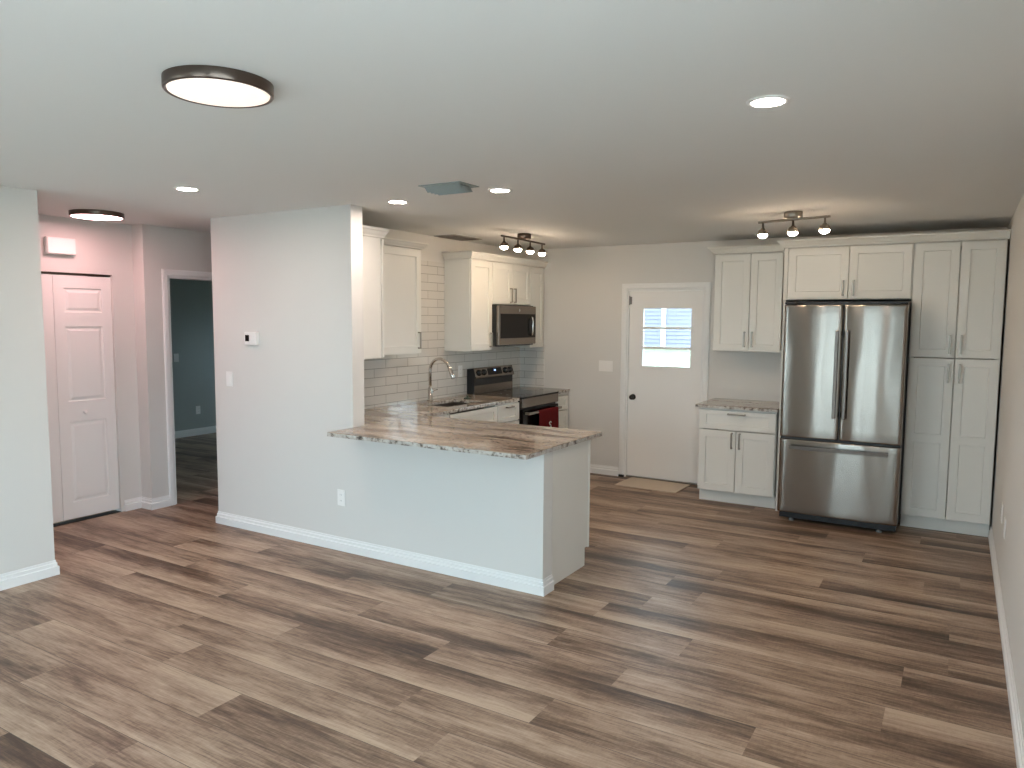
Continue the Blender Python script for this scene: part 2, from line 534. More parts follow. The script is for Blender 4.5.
# rear wall (behind the camera) with a wide sliding door and a window
WIN = [(-4.95, -3.70, 0.04, 2.15), (-2.12, -0.98, 0.04, 2.15), (-0.56, -0.24, 0.04, 2.15)]
mb = MB()
xs = [XL - 0.12]
for a, b, c, d in WIN:
    mb.box(xs[-1], a, YREAR - 0.12, YREAR, 0, H)
    mb.box(a, b, YREAR - 0.12, YREAR, d, H)
    if c > 0.01: mb.box(a, b, YREAR - 0.12, YREAR, 0, c)
    xs.append(b)
mb.box(xs[-1], XR, YREAR - 0.12, YREAR, 0, H)
struct(mb, 'wall_rear', WALL, 'wall behind the viewer with glazed sliding doors', 'wall')
for k, (a, b, c, d) in enumerate(WIN):
    w = MB()
    t = 0.05
    w.box(a, a + t, YREAR - 0.09, YREAR - 0.03, c, d).box(b - t, b, YREAR - 0.09, YREAR - 0.03, c, d)
    w.box(a + t, b - t, YREAR - 0.09, YREAR - 0.03, c, c + t).box(a + t, b - t, YREAR - 0.09, YREAR - 0.03, d - t, d)
    mid = (a + b) / 2
    w.box(mid - t / 2, mid + t / 2, YREAR - 0.085, YREAR - 0.035, c + t, d - t)
    win = struct(w, 'window_%d' % (k + 1), TRIM, 'white sliding glass door behind the viewer', 'window')
    for q0, q1 in ((a + t, mid - t / 2), (mid + t / 2, b - t)):
        MB().box(q0, q1, YREAR - 0.063, YREAR - 0.057, c + t, d - t).build('pane', GLASS, win)
    pl = bpy.data.lights.new('daylight_portal', 'AREA')
    pl.shape = 'RECTANGLE'; pl.size = b - a; pl.size_y = d - c
    pl.cycles.is_portal = True
    po = bpy.data.objects.new('daylight_portal', pl)
    COL.objects.link(po)
    po.location = ((a + b) / 2, YREAR - 0.13, (c + d) / 2)
    po.rotation_euler = (PI / 2, 0, 0)        # -Z towards +Y
w = MB()  # unseen window added beside the camera to brighten surfaces facing the right wall
for q0, q1 in ((-1.6, -1.55), (-0.325, -0.275), (0.95, 1.0)): w.box(XR + 0.03, XR + 0.09, q0, q1, 0.5, 2.15)
for q0, q1 in ((0.5, 0.55), (2.10, 2.15)): w.box(XR + 0.032, XR + 0.088, -1.55, 0.95, q0, q1)
win = struct(w, 'window_4', TRIM, 'unseen white framed window added in the right wall for more light', 'window')
MB().box(XR + 0.057, XR + 0.063, -1.55, 0.95, 0.55, 2.10).build('pane', GLASS, win)
pl = bpy.data.lights.new('daylight_portal', 'AREA')
pl.shape = 'RECTANGLE'; pl.size = 1.65; pl.size_y = 2.6
pl.cycles.is_portal = True
po = bpy.data.objects.new('daylight_portal', pl)
COL.objects.link(po)
po.location = (XR + 0.13, -0.3, 1.325)
po.rotation_euler = (0, PI / 2, 0)
# dark room beyond the hall doorway
mb = MB()
mb.box(-9.42, -9.30, 2.2, 8.9, 0, H)
mb.box(-9.30, XCLOSET - 0.75, 2.2, 2.3, 0, H)
mb.box(-9.30, -8.9, 8.8, 8.9, 0, H).box(-8.0, -5.155, 8.8, 8.9, 0, H).box(-8.9, -8.0, 8.8, 8.9, 0, 1.0).box(-8.9, -8.0, 8.8, 8.9, 1.9, H)
mb.box(XCLOSET - 0.02, XCLOSET, 5.6, 8.8, 0, H)
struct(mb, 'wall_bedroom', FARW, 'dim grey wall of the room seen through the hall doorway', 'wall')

w = MB()  # hidden window added to let faint light into the dim room
for q0, q1 in ((-8.9, -8.85), (-8.05, -8.0)): w.box(q0, q1, 8.82, 8.88, 1.0, 1.9)
for q0, q1 in ((1.0, 1.05), (1.425, 1.475), (1.85, 1.9)): w.box(-8.85, -8.05, 8.822, 8.878, q0, q1)
win = struct(w, 'window_5', TRIM, 'small unseen window added to light the dim room beyond the hall', 'window')
MB().box(-8.85, -8.05, 8.847, 8.853, 1.05, 1.85).build('pane', GLASS, win)

# ------------------------------------------------------------------ baseboards
BBP = [(0, 0), (0.018, 0), (0.018, 0.056), (0.010, 0.060), (0.010, 0.080), (0.005, 0.083), (0.004, 0.098), (0, 0.098)]
def bb(name, path, label):
    struct(MB().sweep(path, BBP), name, TRIM, label, 'baseboard')
bb('baseboard_left', [(XL, YREAR), (XL, YLEFT), (XL - 0.12, YLEFT)][::1], 'white baseboard along the left wall')
bb('baseboard_closet', [(XCLOSET, 3.70), (XCLOSET, 3.862), (XHALL, 3.862), (XHALL, 4.028)], 'white baseboard between closet and hall doorway')
bb('baseboard_partition', [(-5.155, 4.6), (-5.155, YP), (XE, YP), (XE, YP + 0.118)][::1], 'white baseboard under the partition and half wall')
bb('baseboard_back', [(-3.66, YB), (-3.095, YB)], 'white baseboard left of the exterior door')
bb('baseboard_right', [(XR, 6.85), (XR, YREAR)], 'white baseboard along the right wall')
bb('baseboard_bedroom', [(-9.30, 2.3), (-9.30, 8.8)], 'white baseboard in the dim room beyond the hall')
bb('baseboard_hall_end', [(XHALL, 5.5), (-5.155, 5.5)], 'baseboard at the end of the hall')

# ------------------------------------------------------------------ door casings
def casing(name, label, fn, u0, u1, zt, w=0.058, t=0.016):
    """fn(u, out, z) -> world point; u along the wall; legs and head, mitred"""
    prof = [(0.0, 0.0), (0.0, t * 0.6), (w * 0.25, t), (w * 0.8, t), (w, t * 0.7), (w, 0.0)]
    mb = MB()
    rows = []
    for (u, z, du, dz) in ((u0, 0, -1, 0), (u0, zt, -1, 1), (u1, zt, 1, 1), (u1, 0, 1, 0)):
        rows.append([mb.bm.verts.new(fn(u + du * a, o, z + dz * a)) for a, o in prof])
    for a, b in zip(rows, rows[1:]): mb.bridge(a, b, False)
    mb.cap(rows[0]); mb.cap(rows[-1])
    return struct(mb, name, TRIM, label, 'door trim')
casing('trim_1', 'white casing around the hall doorway', lambda u, o, z: (XHALL + o, u, z), DY0, DY1, DZ)
mb = MB().box(XCLOSET - 0.004, XHALL + 0.002, DY0, DY0 + 0.016, 0, DZ).box(XCLOSET - 0.004, XHALL + 0.002, DY1 - 0.016, DY1, 0, DZ)
mb.box(XCLOSET - 0.004, XHALL + 0.002, DY0 + 0.016, DY1 - 0.016, DZ - 0.016, DZ)
mb.box(-6.09, -6.06, DY0 + 0.016, DY0 + 0.028, 0, DZ - 0.016)
struct(mb, 'trim_2', TRIM, 'white jamb lining the hall doorway', 'door trim')
casing('trim_3', 'white casing around the exterior kitchen door', lambda u, o, z: (u, YB - o, z), OX0, OX1, OZ, 0.062)
mb = MB().box(OX0, OX0 + 0.018, YB + 0.001, YB + 0.13, 0, OZ).box(OX1 - 0.018, OX1, YB + 0.001, YB + 0.13, 0, OZ).box(OX0 + 0.018, OX1 - 0.018, YB + 0.001, YB + 0.13, OZ - 0.018, OZ)
struct(mb, 'trim_4', TRIM, 'white jamb of the exterior kitchen door', 'door trim')
struct(MB().box(OX0 + 0.018, OX1 - 0.018, YB + 0.002, YB + 0.13, 0.0, 0.018, 0.003), 'trim_5', NICKEL, 'metal threshold under the exterior door', 'threshold')

# ------------------------------------------------------------------ exterior door with three-lite window
def ring_slab(mb, o, h, y0, y1):
    """rectangle o with rectangular hole h, thickness y0..y1"""
    def R(r, y): return [mb.bm.verts.new(p) for p in ((r[0], y, r[2]), (r[1], y, r[2]), (r[1], y, r[3]), (r[0], y, r[3]))]
    of, hf, hb, ob = R(o, y0), R(h, y0), R(h, y1), R(o, y1)
    for a, b in ((of, hf), (hf, hb), (hb, ob), (ob, of)): mb.bridge(a, b, False)
    return mb
def exterior_door():
    y0, y1 = YB + 0.014, YB + 0.058
    o = (OX0 + 0.021, OX1 - 0.021, 0.022, OZ - 0.021)
    wx0, wx1, wz0, wz1 = -2.865, -2.337, 1.197, 1.813
    d = struct(ring_slab(MB(), o, (wx0, wx1, wz0, wz1), y0, y1), 'door_1', DOORM, 'white exterior kitchen door with three-pane window and dark knob', 'door')
    ft = 0.020
    MBf = ring_slab(MB(), (wx0 - 0.012, wx1 + 0.012, wz0 - 0.012, wz1 + 0.012), (wx0 + ft * 0.4, wx1 - ft * 0.4, wz0 + ft * 0.4, wz1 - ft * 0.4), y0 - 0.006, y0 + 0.012)
    MBf.build('window_frame', DOORM, d)
    for z in (1.398, 1.604):
        MB().box(wx0, wx1, y0 - 0.002, y0 + 0.03, z - 0.012, z + 0.012, 0.003).build('muntin', DOORM, d)
    zs = [wz0, 1.386, 1.410, 1.592, 1.616, wz1]
    for a, b in ((0, 1), (2, 3), (4, 5)):
        MB().box(wx0, wx1, y0 + 0.016, y0 + 0.02, zs[a], zs[b]).build('pane', GLASS, d)
    kn = MB()
    kx, kz = -2.957, 0.87
    kn.lathe((kx, y0, kz), (0, -1, 0), [(0, 0.031), (0.006, 0.031), (0.009, 0.022), (0.02, 0.011), (0.03, 0.012), (0.036, 0.022), (0.048, 0.027), (0.058, 0.022), (0.063, 0.010)])
    kn.build('door_knob', KNOBG, d)
    h = MB().box(OX0 + 0.010, OX0 + 0.045, y0 - 0.006, y0 + 0.004, 1.85, 1.93, 0.002).lathe((OX0 + 0.021, y0 - 0.008, 1.842), (0, 0, 1), [(0, 0.007), (0.096, 0.007)], 10)
    h.build('hinge', SLOT, d)
exterior_door()

# ------------------------------------------------------------------ panelled slabs
def panel_slab(w, h, t, panels, prof, bev=0.002):
    """local: x 0..w, z 0..h, back at y=0, face at y=-t. panels share x-range; prof: (inset, dy) loops"""
    mb = MB()
    V = mb.bm.verts.new
    back = [V(p) for p in ((0, 0, 0), (w, 0, 0), (w, 0, h), (0, 0, h))]
    s1 = [V(p) for p in ((0, -t + bev, 0), (w, -t + bev, 0), (w, -t + bev, h), (0, -t + bev, h))]
    mb.cap(list(back)); mb.bridge(back, s1, False)
    f = [(bev, bev), (w - bev, bev), (w - bev, h - bev), (bev, h - bev)]
    fr = [V((x, -t, z)) for x, z in f]
    mb.bridge(s1, fr, False)
    panels = sorted(panels, key=lambda p: p[2])
    lv, rv = [fr[0]], [fr[1]]
    cur = (fr[0], fr[1])
    x0, x1 = panels[0][0], panels[0][1]
    PL, PR = [], []
    for (a, b, c, d) in panels:
        q = [V(p) for p in ((a, -t, c), (b, -t, c), (b, -t, d), (a, -t, d))]
        PL.append(q)
    # rails
    prev = None
    for q in PL:
        if prev is None: mb.cap([fr[0], fr[1], q[1], q[0]])
        else: mb.cap([prev[3], prev[2], q[1], q[0]])
        prev = q
    mb.cap([prev[3], prev[2], fr[2], fr[3]])
    # stiles
    L_ = [fr[0]]; R_ = [fr[1]]
    for q in PL: L_ += [q[0], q[3]]; R_ += [q[1], q[2]]
    L_.append(fr[3]); R_.append(fr[2])
    mb.cap(L_); mb.cap(list(reversed(R_)))
    for q, (a, b, c, d) in zip(PL, panels):
        last = q
        for ins, dy in prof:
            nx = [V(p) for p in ((a + ins, -t + dy, c + ins), (b - ins, -t + dy, c + ins), (b - ins, -t + dy, d - ins), (a + ins, -t + dy, d - ins))]
            mb.bridge(last, nx, False)
            last = nx
        mb.cap(last)
    return mb
SHAKER = [(0.003, 0.009), (0.0031, 0.009)]
RAISED = [(0.005, 0.010), (0.016, 0.010), (0.036, 0.001)]

def bar_pull(parent, x, y, z, length, vertical=True):
    """square bar pull standing off a face at y (facing -y)"""
    mb = MB()
    hw, so = 0.007, 0.032
    L2 = length / 2
    if vertical:
        mb.box(x - hw, x + hw, y - so, y - so + 0.011, z - L2, z + L2, 0.002)
        for s in (-1, 1):
            zz = z + s * (L2 - 0.0055)
            mb.box(x - hw, x + hw, y - so + 0.011, y, zz - 0.0055, zz + 0.0055)
    else:
        mb.box(x - L2, x + L2, y - so, y - so + 0.011, z - hw, z + hw, 0.002)
        for s in (-1, 1):
            xx = x + s * (L2 - 0.0055)
            mb.box(xx - 0.0055, xx + 0.0055, y - so + 0.011, y, z - hw, z + hw)
    return mb.build('handle', NICKEL, parent)

def cabinet(name, label, cat, loc, rotz, w, h, d, fronts, toe=0.0, toe_in=0.075, group=None, open_top=False, gap=0.001):
    """local x 0..w, back y=0, carcass front y=-d, doors on the front. fronts: (kind,x0,x1,z0,z1,handle,mids)"""
    t = thing(name, label, cat, loc, rotz, group)
    mb = MB()
    th = 0.018
    zb = toe
    mb.box(0, th, -d, 0, zb, h)
    mb.box(w - th, w, -d, 0, zb, h)
    mb.box(th, w - th, -d, 0, zb, zb + th)
    mb.box(th, w - th, -0.008, 0, zb + th, h)
    if not open_top: mb.box(th, w - th, -d, -0.008, h - th, h)
    # face frame
    mb.box(th, 0.036, -d, -d + 0.019, zb + th, h - th).box(w - 0.036, w - th, -d, -d + 0.019, zb + th, h - th)
    mb.box(th, w - th, -d, -d + 0.019, h - 0.036, h - 0.0181)
    if toe:
        mb.box(0, th, -d + toe_in, 0, 0, zb).box(w - th, w, -d + toe_in, 0, 0, zb)
    mb.build('carcass', CAB, t)
    if toe:
        MB().box(0, w, -d + toe_in - 0.012, -d + toe_in, 0.0, toe, 0.001).build('toe_kick', CAB, t)
    for fr in fronts:
        kind, x0, x1, z0, z1, hd = fr[:6]
        fw, fh = x1 - x0, z1 - z0
        rail = 0.062 if kind == 'door' else 0.042
        if fw < 0.2: rail = min(rail, fw * 0.25)
        if fh < 0.2: rail = min(rail, fh * 0.26)
        st = min(0.062, fw * 0.27)
        mids = fr[6] if len(fr) > 6 else []
        zs = [rail] + [q for m in mids for q in (m - z0 - 0.034, m - z0 + 0.034)] + [fh - rail]
        panels = [(st, fw - st, zs[i], zs[i + 1]) for i in range(0, len(zs), 2)]
        o = panel_slab(fw, fh, 0.019, panels, SHAKER).build(kind, CAB, t, loc=(x0, -d - gap, z0))
        if hd:
            bar_pull(o, hd[0] - x0, -0.019, hd[1] - z0, hd[2], hd[3] == 'v')
    return t

G = 0.0026
def pair(x0, x1, z0, z1, split, hz, hl=0.145, off=0.035, mids=()):
    return [('door', x0 + G, split - G, z0, z1, (split - off, hz, hl, 'v'), list(mids)),
            ('door', split + G, x1 - G, z0, z1, (split + off, hz, hl, 'v'), list(mids))]

# ---- back wall run (local x = world x - x0, faces -y)
# base cabinet right of the door
bx0, bw = -2.047, 0.692
cabinet('base_cabinet', 'cream base cabinet with one drawer over two doors, right of the exterior door', 'cabinet',
        (bx0, YB - 0.001, 0), 0, bw, 0.882, 0.603,
        [('drawer', 0.004, bw - 0.004, 0.690, 0.868, (bw / 2, 0.838, 0.16, 'h'))] + pair(0.004, bw - 0.004, 0.118, 0.682, 0.345, 0.595),
        toe=0.112, toe_in=0.072)
# wall cabinet over it
ux0, uw = -2.028, 0.672
cabinet('wall_cabinet', 'cream two-door wall cabinet hanging between the exterior door and the refrigerator', 'cabinet',
        (ux0, YB - 0.001, 1.397), 0, uw, 0.912, 0.303, pair(0.004, 0.625, 0.004, 0.905, 0.335, 0.115) , toe=0)
# refrigerator surround cabinet
ox0, ow = -1.336, 0.984
oc = cabinet('over_fridge_cabinet', 'wide low two-door cream cabinet above the steel refrigerator', 'cabinet',
        (ox0, YB - 0.001, 1.868), 0, ow, 0.443, 0.613, pair(0.034, ow - 0.004, 0.006, 0.438, 0.516, 0.095, 0.13, 0.04), toe=0)
MB().box(0.0, 0.02, -0.613, 0, -1.868, -0.0005).build('side_panel', CAB, oc)
MB().box(0.0, 0.031, -0.632, -0.6135, 0.0, 0.443, 0.001).build('filler_strip', CAB, oc)
# pantry
px0, pw = -0.350, 0.620
cabinet('pantry_cabinet', 'tall four-door cream pantry cabinet between the refrigerator and the right wall', 'cabinet',
        (px0, YB - 0.001, 0), 0, pw, 2.311, 0.611,
        pair(0.004, pw - 0.002, 1.407, 2.306, 0.320, 1.512, 0.15, 0.038) + pair(0.004, pw - 0.002, 0.118, 1.400, 0.320, 1.285, 0.15, 0.038, mids=(0.757,)),
        toe=0.112, toe_in=0.072)

# ---- kitchen side wall run (rotated so that the front faces +x; local x -> world +y)
RW = PI / 2
XWF = XW + TT + 0.001
y0 = 5.925
cabinet('wall_cabinet', 'narrow tall single-door wall cabinet left of the microwave', 'cabinet', (XWF, y0, 1.374), RW, 0.375, 0.885, 0.295,
        [('door', 0.004, 0.373, 0.004, 0.878, (0.335, 0.105, 0.145, 'v'))])
y1 = 6.3015
w2 = 0.764
cabinet('wall_cabinet', 'short two-door wall cabinet directly above the microwave', 'cabinet', (XWF, y1, 1.835), RW, w2, 0.424, 0.295,
        pair(0.003, w2 - 0.003, 0.003, 0.417, w2 / 2, 0.095, 0.15, 0.038))
y2 = y1 + w2 + 0.0015
w3 = YB - TT - 0.004 - y2
cabinet('wall_cabinet', 'narrow wall cabinet right of the microwave in the room corner', 'cabinet', (XWF, y2, 1.374), RW, w3, 0.885, 0.295,
        [('door', 0.003, w3 - 0.02, 0.004, 0.878, None)])
# cabinet B on the side wall nearer the partition
yb0 = 4.40
wb = 5.147 - yb0
cabinet('wall_cabinet', 'single-door wall cabinet left of the bare tile above the faucet', 'cabinet', (XWF, yb0, 1.384), RW, wb, 0.896, 0.303,
        [('door', wb - 0.56, wb - 0.003, 0.004, 0.890, (wb - 0.045, 0.115, 0.145, 'v'))])
# cabinet A on the back of the partition (faces +y)
aw = 0.56
cabinet('wall_cabinet', 'wall cabinet behind the partition showing its plain side and a sliver of door', 'cabinet',
        (-3.787, YP + 0.1185, 1.384), PI, aw, 0.905, 0.334, [('door', -0.006, 0.30, 0.004, 0.898, (0.030, 0.13, 0.145, 'v'))], gap=0.014)

# base cabinets along the side wall
cabinet('sink_base_cabinet', 'cream sink base cabinet under the sink with a wide false drawer front', 'cabinet', (XWF, 5.12, 0), RW, 0.764, 0.882, 0.627,
        [('drawer', 0.003, 0.761, 0.700, 0.868, None)] + pair(0.003, 0.761, 0.118, 0.692, 0.382, 0.60), toe=0.112, open_top=True)
cabinet('base_cabinet', 'narrow cream base cabinet with top drawer left of the range', 'cabinet', (XWF, 5.886, 0), RW, 0.402, 0.882, 0.627,
        [('drawer', 0.003, 0.399, 0.700, 0.868, (0.2, 0.843, 0.12, 'h')), ('door', 0.003, 0.399, 0.118, 0.692, (0.05, 0.60, 0.145, 'v'))], toe=0.112)
yn = 7.082
wn_ = YB - TT - 0.006 - yn
cabinet('base_cabinet', 'narrow cream base cabinet squeezed between the range and back wall', 'cabinet', (XWF, yn, 0), RW, wn_, 0.882, 0.627,
        [('drawer', 0.012, wn_ - 0.03, 0.700, 0.852, None), ('door', 0.012, wn_ - 0.03, 0.118, 0.692, None)], toe=0.112)
cabinet('corner_base_cabinet', 'blind corner base cabinet under the inside corner of the granite counter', 'cabinet', (XWF, 4.03, 0), RW, 1.088, 0.882, 0.62,
        [('door', 0.62, 1.085, 0.118, 0.868, (1.04, 0.70, 0.145, 'v'))], toe=0.112)
# peninsula cabinet, faces +y, plain end seen from the room
cabinet('peninsula_cabinet', 'cream peninsula cabinet behind the half wall, plain end panel and toe notch showing', 'cabinet',
        (-2.140, YP + 0.1185, 0), PI, 1.52, 0.882, 0.566,
        pair(-0.006, 0.765, 0.118, 0.868, 0.384, 0.72) + pair(0.765, 1.527, 0.118, 0.868, 1.146, 0.72), toe=0.125, toe_in=0.055)

# ---- crown mouldings
CRP = [(0.0, 0.0), (0.012, 0.0), (0.016, 0.012), (0.030, 0.024), (0.046, 0.044), (0.058, 0.052), (0.058, 0.066), (0.0, 0.066)]
def crown(label, path, z, k=1.0, ko=None):
    o = MB().sweep(path, [(a * (ko or k), b * k + z) for a, b in CRP]).build('crown_moulding', CAB)
    return tag(o, label, 'moulding')
fy = YB - 0.001
crown('cream crown moulding on the wall cabinet beside the exterior door',
      [(ux0, fy), (ux0, fy - 0.322), (ox0 - 0.06, fy - 0.322)], 2.3105)
crown('cream crown moulding running over the refrigerator cabinet and the pantry',
      [(ox0, fy - 0.325), (ox0, fy - 0.632), (px0 + pw + 0.012, fy - 0.632)], 2.3125)
xf = XWF + 0.314
crown('cream crown moulding above the microwave cabinets',
      [(XWF, y0), (xf, y0), (xf, YB - TT - 0.003)][::-1] if False else [(XWF, y0), (xf, y0), (xf, YB - 0.012)], 2.2605, 1.0, 0.72)
crown('crown moulding on the cabinet left of the bare tile',
      [(xf + 0.008, 4.50), (xf + 0.008, 5.147), (XWF, 5.147)], 2.2805, 0.8)
crown('crown moulding on the cabinet behind the partition',
      [(-3.787, YP + 0.119), (-3.787, YP + 0.119 + 0.354), (-4.0, YP + 0.119 + 0.354)], 2.2905, 1.0, 0.68)

# ------------------------------------------------------------------ countertops
def slab_top(name, label, poly, holes, z0, z1, bev=0.004):
    bm = bmesh.new()
    es = []
    for lp in [poly] + holes:
        vs_ = [bm.verts.new((x, y, z1)) for x, y in lp]
        es += [bm.edges.new((vs_[i], vs_[(i + 1) % len(vs_)])) for i in range(len(vs_))]
    r = bmesh.ops.triangle_fill(bm, edges=es, use_beauty=True)
    top = [g for g in r['geom'] if isinstance(g, bmesh.types.BMFace)]
    ext = bmesh.ops.extrude_face_region(bm, geom=top)
    nv = [g for g in ext['geom'] if isinstance(g, bmesh.types.BMVert)]
    for v in nv: v.co.z = z0
    bmesh.ops.recalc_face_normals(bm, faces=bm.faces)
    bm.normal_update()
    for f in bm.faces:
        f.material_index = 1 if abs(f.normal.z) < 0.5 else 0
    top_edges = [e for e in bm.edges if all(abs(v.co.z - z1) < 1e-5 for v in e.verts) and len(e.link_faces) == 2 and any(abs(f.normal.z) < 0.5 for f in e.link_faces)]
    rr = bmesh.ops.bevel(bm, geom=top_edges, offset=bev, segments=2, profile=0.5, affect='EDGES')
    mb = MB(); mb.bm.free(); mb.bm = bm
    o = mb.build(name, [GRANITE, GEDGE])
    return tag(o, label, 'countertop')
CT0, CT1 = 0.8845, 0.914
XF = XWF + 0.648
slab_top('countertop', 'large L-shaped brown veined granite counter over the peninsula and around the sink',
         [(-3.66, 3.645), (-2.096, 3.645), (-2.096, 4.702), (XF, 4.702), (XF, 6.294), (XWF, 6.294), (XWF, YP + 0.12), (-3.66, YP + 0.12)],
         [[(-4.17, 5.28), (-3.83, 5.28), (-3.83, 5.85), (-4.17, 5.85)]], CT0, CT1)
slab_top('countertop', 'small granite counter piece between the range and the back wall',
         [(XWF, 7.079), (XF, 7.079), (XF, YB - TT - 0.004), (XWF, YB - TT - 0.004)], [], CT0, CT1)
slab_top('countertop', 'short granite counter left of the refrigerator',
         [(-2.078, 6.762), (-1.338, 6.762), (-1.338, YB - 0.002), (-2.078, YB - 0.002)], [], CT0, CT1)

# ------------------------------------------------------------------ sink and faucet
t = thing('kitchen_sink', 'dark undermount steel sink set into the granite below the faucet', 'sink', (-4.0, 5.565, 0))
mb = MB()
a, b = 0.172, 0.287
def rect(ax, by, z): return [mb.bm.verts.new(p) for p in ((-ax, -by, z), (ax, -by, z), (ax, by, z), (-ax, by, z))]
lo = [rect(a + 0.018, b + 0.018, 0.8835), rect(a, b, 0.8835), rect(a - 0.006, b - 0.006, 0.72), rect(a - 0.03, b - 0.03, 0.70)]
ou = [rect(a + 0.018, b + 0.018, 0.880), rect(a + 0.003, b + 0.003, 0.880), rect(a - 0.003, b - 0.003, 0.716), rect(a - 0.03, b - 0.03, 0.696)]
for p, q in zip(lo, lo[1:]): mb.bridge(p, q, False)
for p, q in zip(ou, ou[1:]): mb.bridge(p, q, False)
mb.bridge(lo[0], ou[0], False)
mb.cap(lo[-1]); mb.cap(ou[-1])
mb.build('basin', SINKM, t)
MB().lathe((0, 0, 0.7005), (0, 0, 1), [(0, 0.044), (0.003, 0.044), (0.004, 0.034), (0.002, 0.030), (0.002, 0.001)], 24).build('drain', CHROME, t)

t = thing('faucet', 'tall brushed gooseneck pull-down faucet standing behind the sink', 'faucet', (-4.277, 5.605, 0.9145))
MB().lathe((0, 0, 0), (0, 0, 1), [(0, 0.029), (0.006, 0.029), (0.010, 0.024), (0.11, 0.022), (0.125, 0.0165)], 24).build('base', CHROME, t)
pts = [(0, 0, 0.12), (0, 0, 0.285)]
R = 0.112
for k in range(1, 17):
    th = PI * k / 16 * 0.88
    pts.append((R - R * math.cos(th), 0, 0.285 + R * math.sin(th)))
MB().tube(pts, 0.0145, 14).build('neck', CHROME, t)
p1 = Vector(pts[-1]); dv = (p1 - Vector(pts[-2])).normalized()
MB().lathe(p1, dv, [(-0.004, 0.014), (0.0, 0.0165), (0.06, 0.018), (0.115, 0.020), (0.119, 0.017)], 20).build('spray_head', CHROME, t)
MB().lathe((0, 0.018, 0.085), (0, 1, 0.0), [(0, 0.013), (0.025, 0.012), (0.03, 0.008)], 16).tube([(0, 0.045, 0.085), (0, 0.075, 0.091), (0.0, 0.115, 0.095)], [0.007, 0.006, 0.005], 10).build('lever', CHROME, t)
t = thing('sink_stopper', 'small dark green stopper lying on the counter beside the sink', 'stopper', (-4.075, 5.935, 0.9143))
MB().lathe((0, 0, 0), (0, 0, 1), [(0, 0.036), (0.006, 0.038), (0.010, 0.034), (0.012, 0.012), (0.024, 0.009), (0.030, 0.012), (0.033, 0.008)], 22).build('plug', GREENP, t)

# ------------------------------------------------------------------ range (front faces +x)
ry0, rw = 6.305, 0.764
rg = thing('range', 'stainless electric range with black oven door and slanted rear control panel', 'range', (XWF + 0.004, ry0, 0), RW)
D = 0.635
MB().box(0, rw, -D, 0, 0.10, 0.898, 0.003).build('body', BLACK, rg)
MB().box(0.03, rw - 0.03, -D + 0.03, -0.03, 0.0, 0.0995).build('plinth', BLACK, rg)
ct = MB().box(0.0, rw, -D - 0.035, -0.100, 0.8985, 0.916, 0.003).build('cooktop', BGLASS, rg)
for cx, cy, r in ((0.19, -0.48, 0.10), (0.57, -0.48, 0.085), (0.19, -0.22, 0.075), (0.57, -0.22, 0.10)):
    mb = MB()
    u, v = Vector((1, 0, 0)), Vector((0, 1, 0))
    c = Vector((cx, cy, 0.9164))
    mb.bridge(mb.ring(c, u, v, r, 40), mb.ring(c, u, v, r - 0.003, 40))
    mb.build('burner_ring', SLOT, ct)
MB().box(0.002, rw - 0.002, -D - 0.034, -D - 0.0005, 0.808, 0.8975, 0.003).build('front_trim', STEEL, rg)
od = MB().box(0.004, rw - 0.004, -D - 0.036, -D - 0.0005, 0.285, 0.788, 0.006).build('oven_door', BGLASS, rg)
MB().box(0.004, rw - 0.004, -D - 0.0405, -D - 0.0365, 0.285, 0.36, 0.001).build('door_trim', STEEL, od)
HZ, HY = 0.752, -D - 0.085
mb = MB().box(0.03, rw - 0.03, HY - 0.011, HY + 0.011, HZ - 0.013, HZ + 0.013, 0.005)
for xx in (0.055, rw - 0.055): mb.box(xx - 0.012, xx + 0.012, HY + 0.011, -D - 0.0362, HZ - 0.012, HZ + 0.012, 0.002)
mb.build('handle', NICKEL, od)
dr = MB().box(0.004, rw - 0.004, -D - 0.036, -D - 0.0005, 0.105, 0.278, 0.005).build('drawer', STEEL, rg)
# backguard
MB().prism([(-0.002, 0.9), (-0.002, 1.168), (-0.080, 1.180), (-0.113, 1.078), (-0.090, 1.070), (-0.090, 0.9)], 'x', 0.0, rw).build('backguard', BLACK, rg)
MB().prism([(-0.0905, 0.920), (-0.0905, 1.0), (-0.094, 1.0), (-0.094, 0.920)], 'x', 0.004, rw - 0.004).build('lower_panel', STEEL, rg)
def slanted(s0, s1, off):
    """points along the slanted face between top (s=0) and bottom (s=1)"""
    p0, p1 = Vector((0, -0.080, 1.180)), Vector((0, -0.113, 1.078))
    n = Vector((0, -(1.166 - 1.068), 0.033 - 0.066)).normalized()
    n = Vector((0, -0.947, 0.320))
    q = lambda s, o: p0.lerp(p1, s) + n * o
    return q, n
q, nn = slanted(0, 1, 0)
A, B_, C_, E_ = q(0.02, 0.0003), q(0.98, 0.0003), q(0.98, 0.003), q(0.02, 0.003)
cp = MB().prism([(p.y, p.z) for p in (A, B_, C_, E_)], 'x', 0.004, rw - 0.004).build('control_panel', STEEL, rg)
A, B_, C_, E_ = q(0.12, 0.0032), q(0.80, 0.0032), q(0.80, 0.005), q(0.12, 0.005)
ds = MB().prism([(p.y, p.z) for p in (A, B_, C_, E_)], 'x', 0.245, 0.520).build('display', BGLASS, cp)
A, B_, C_, E_ = q(0.30, 0.0052), q(0.42, 0.0052), q(0.42, 0.0056), q(0.30, 0.0056)
mb = MB()
for xx in (0.37, 0.378, 0.389, 0.397): mb.prism([(p.y, p.z) for p in (A, B_, C_, E_)], 'x', xx, xx + 0.005)
mb.build('clock_digits', DIGIT, ds)
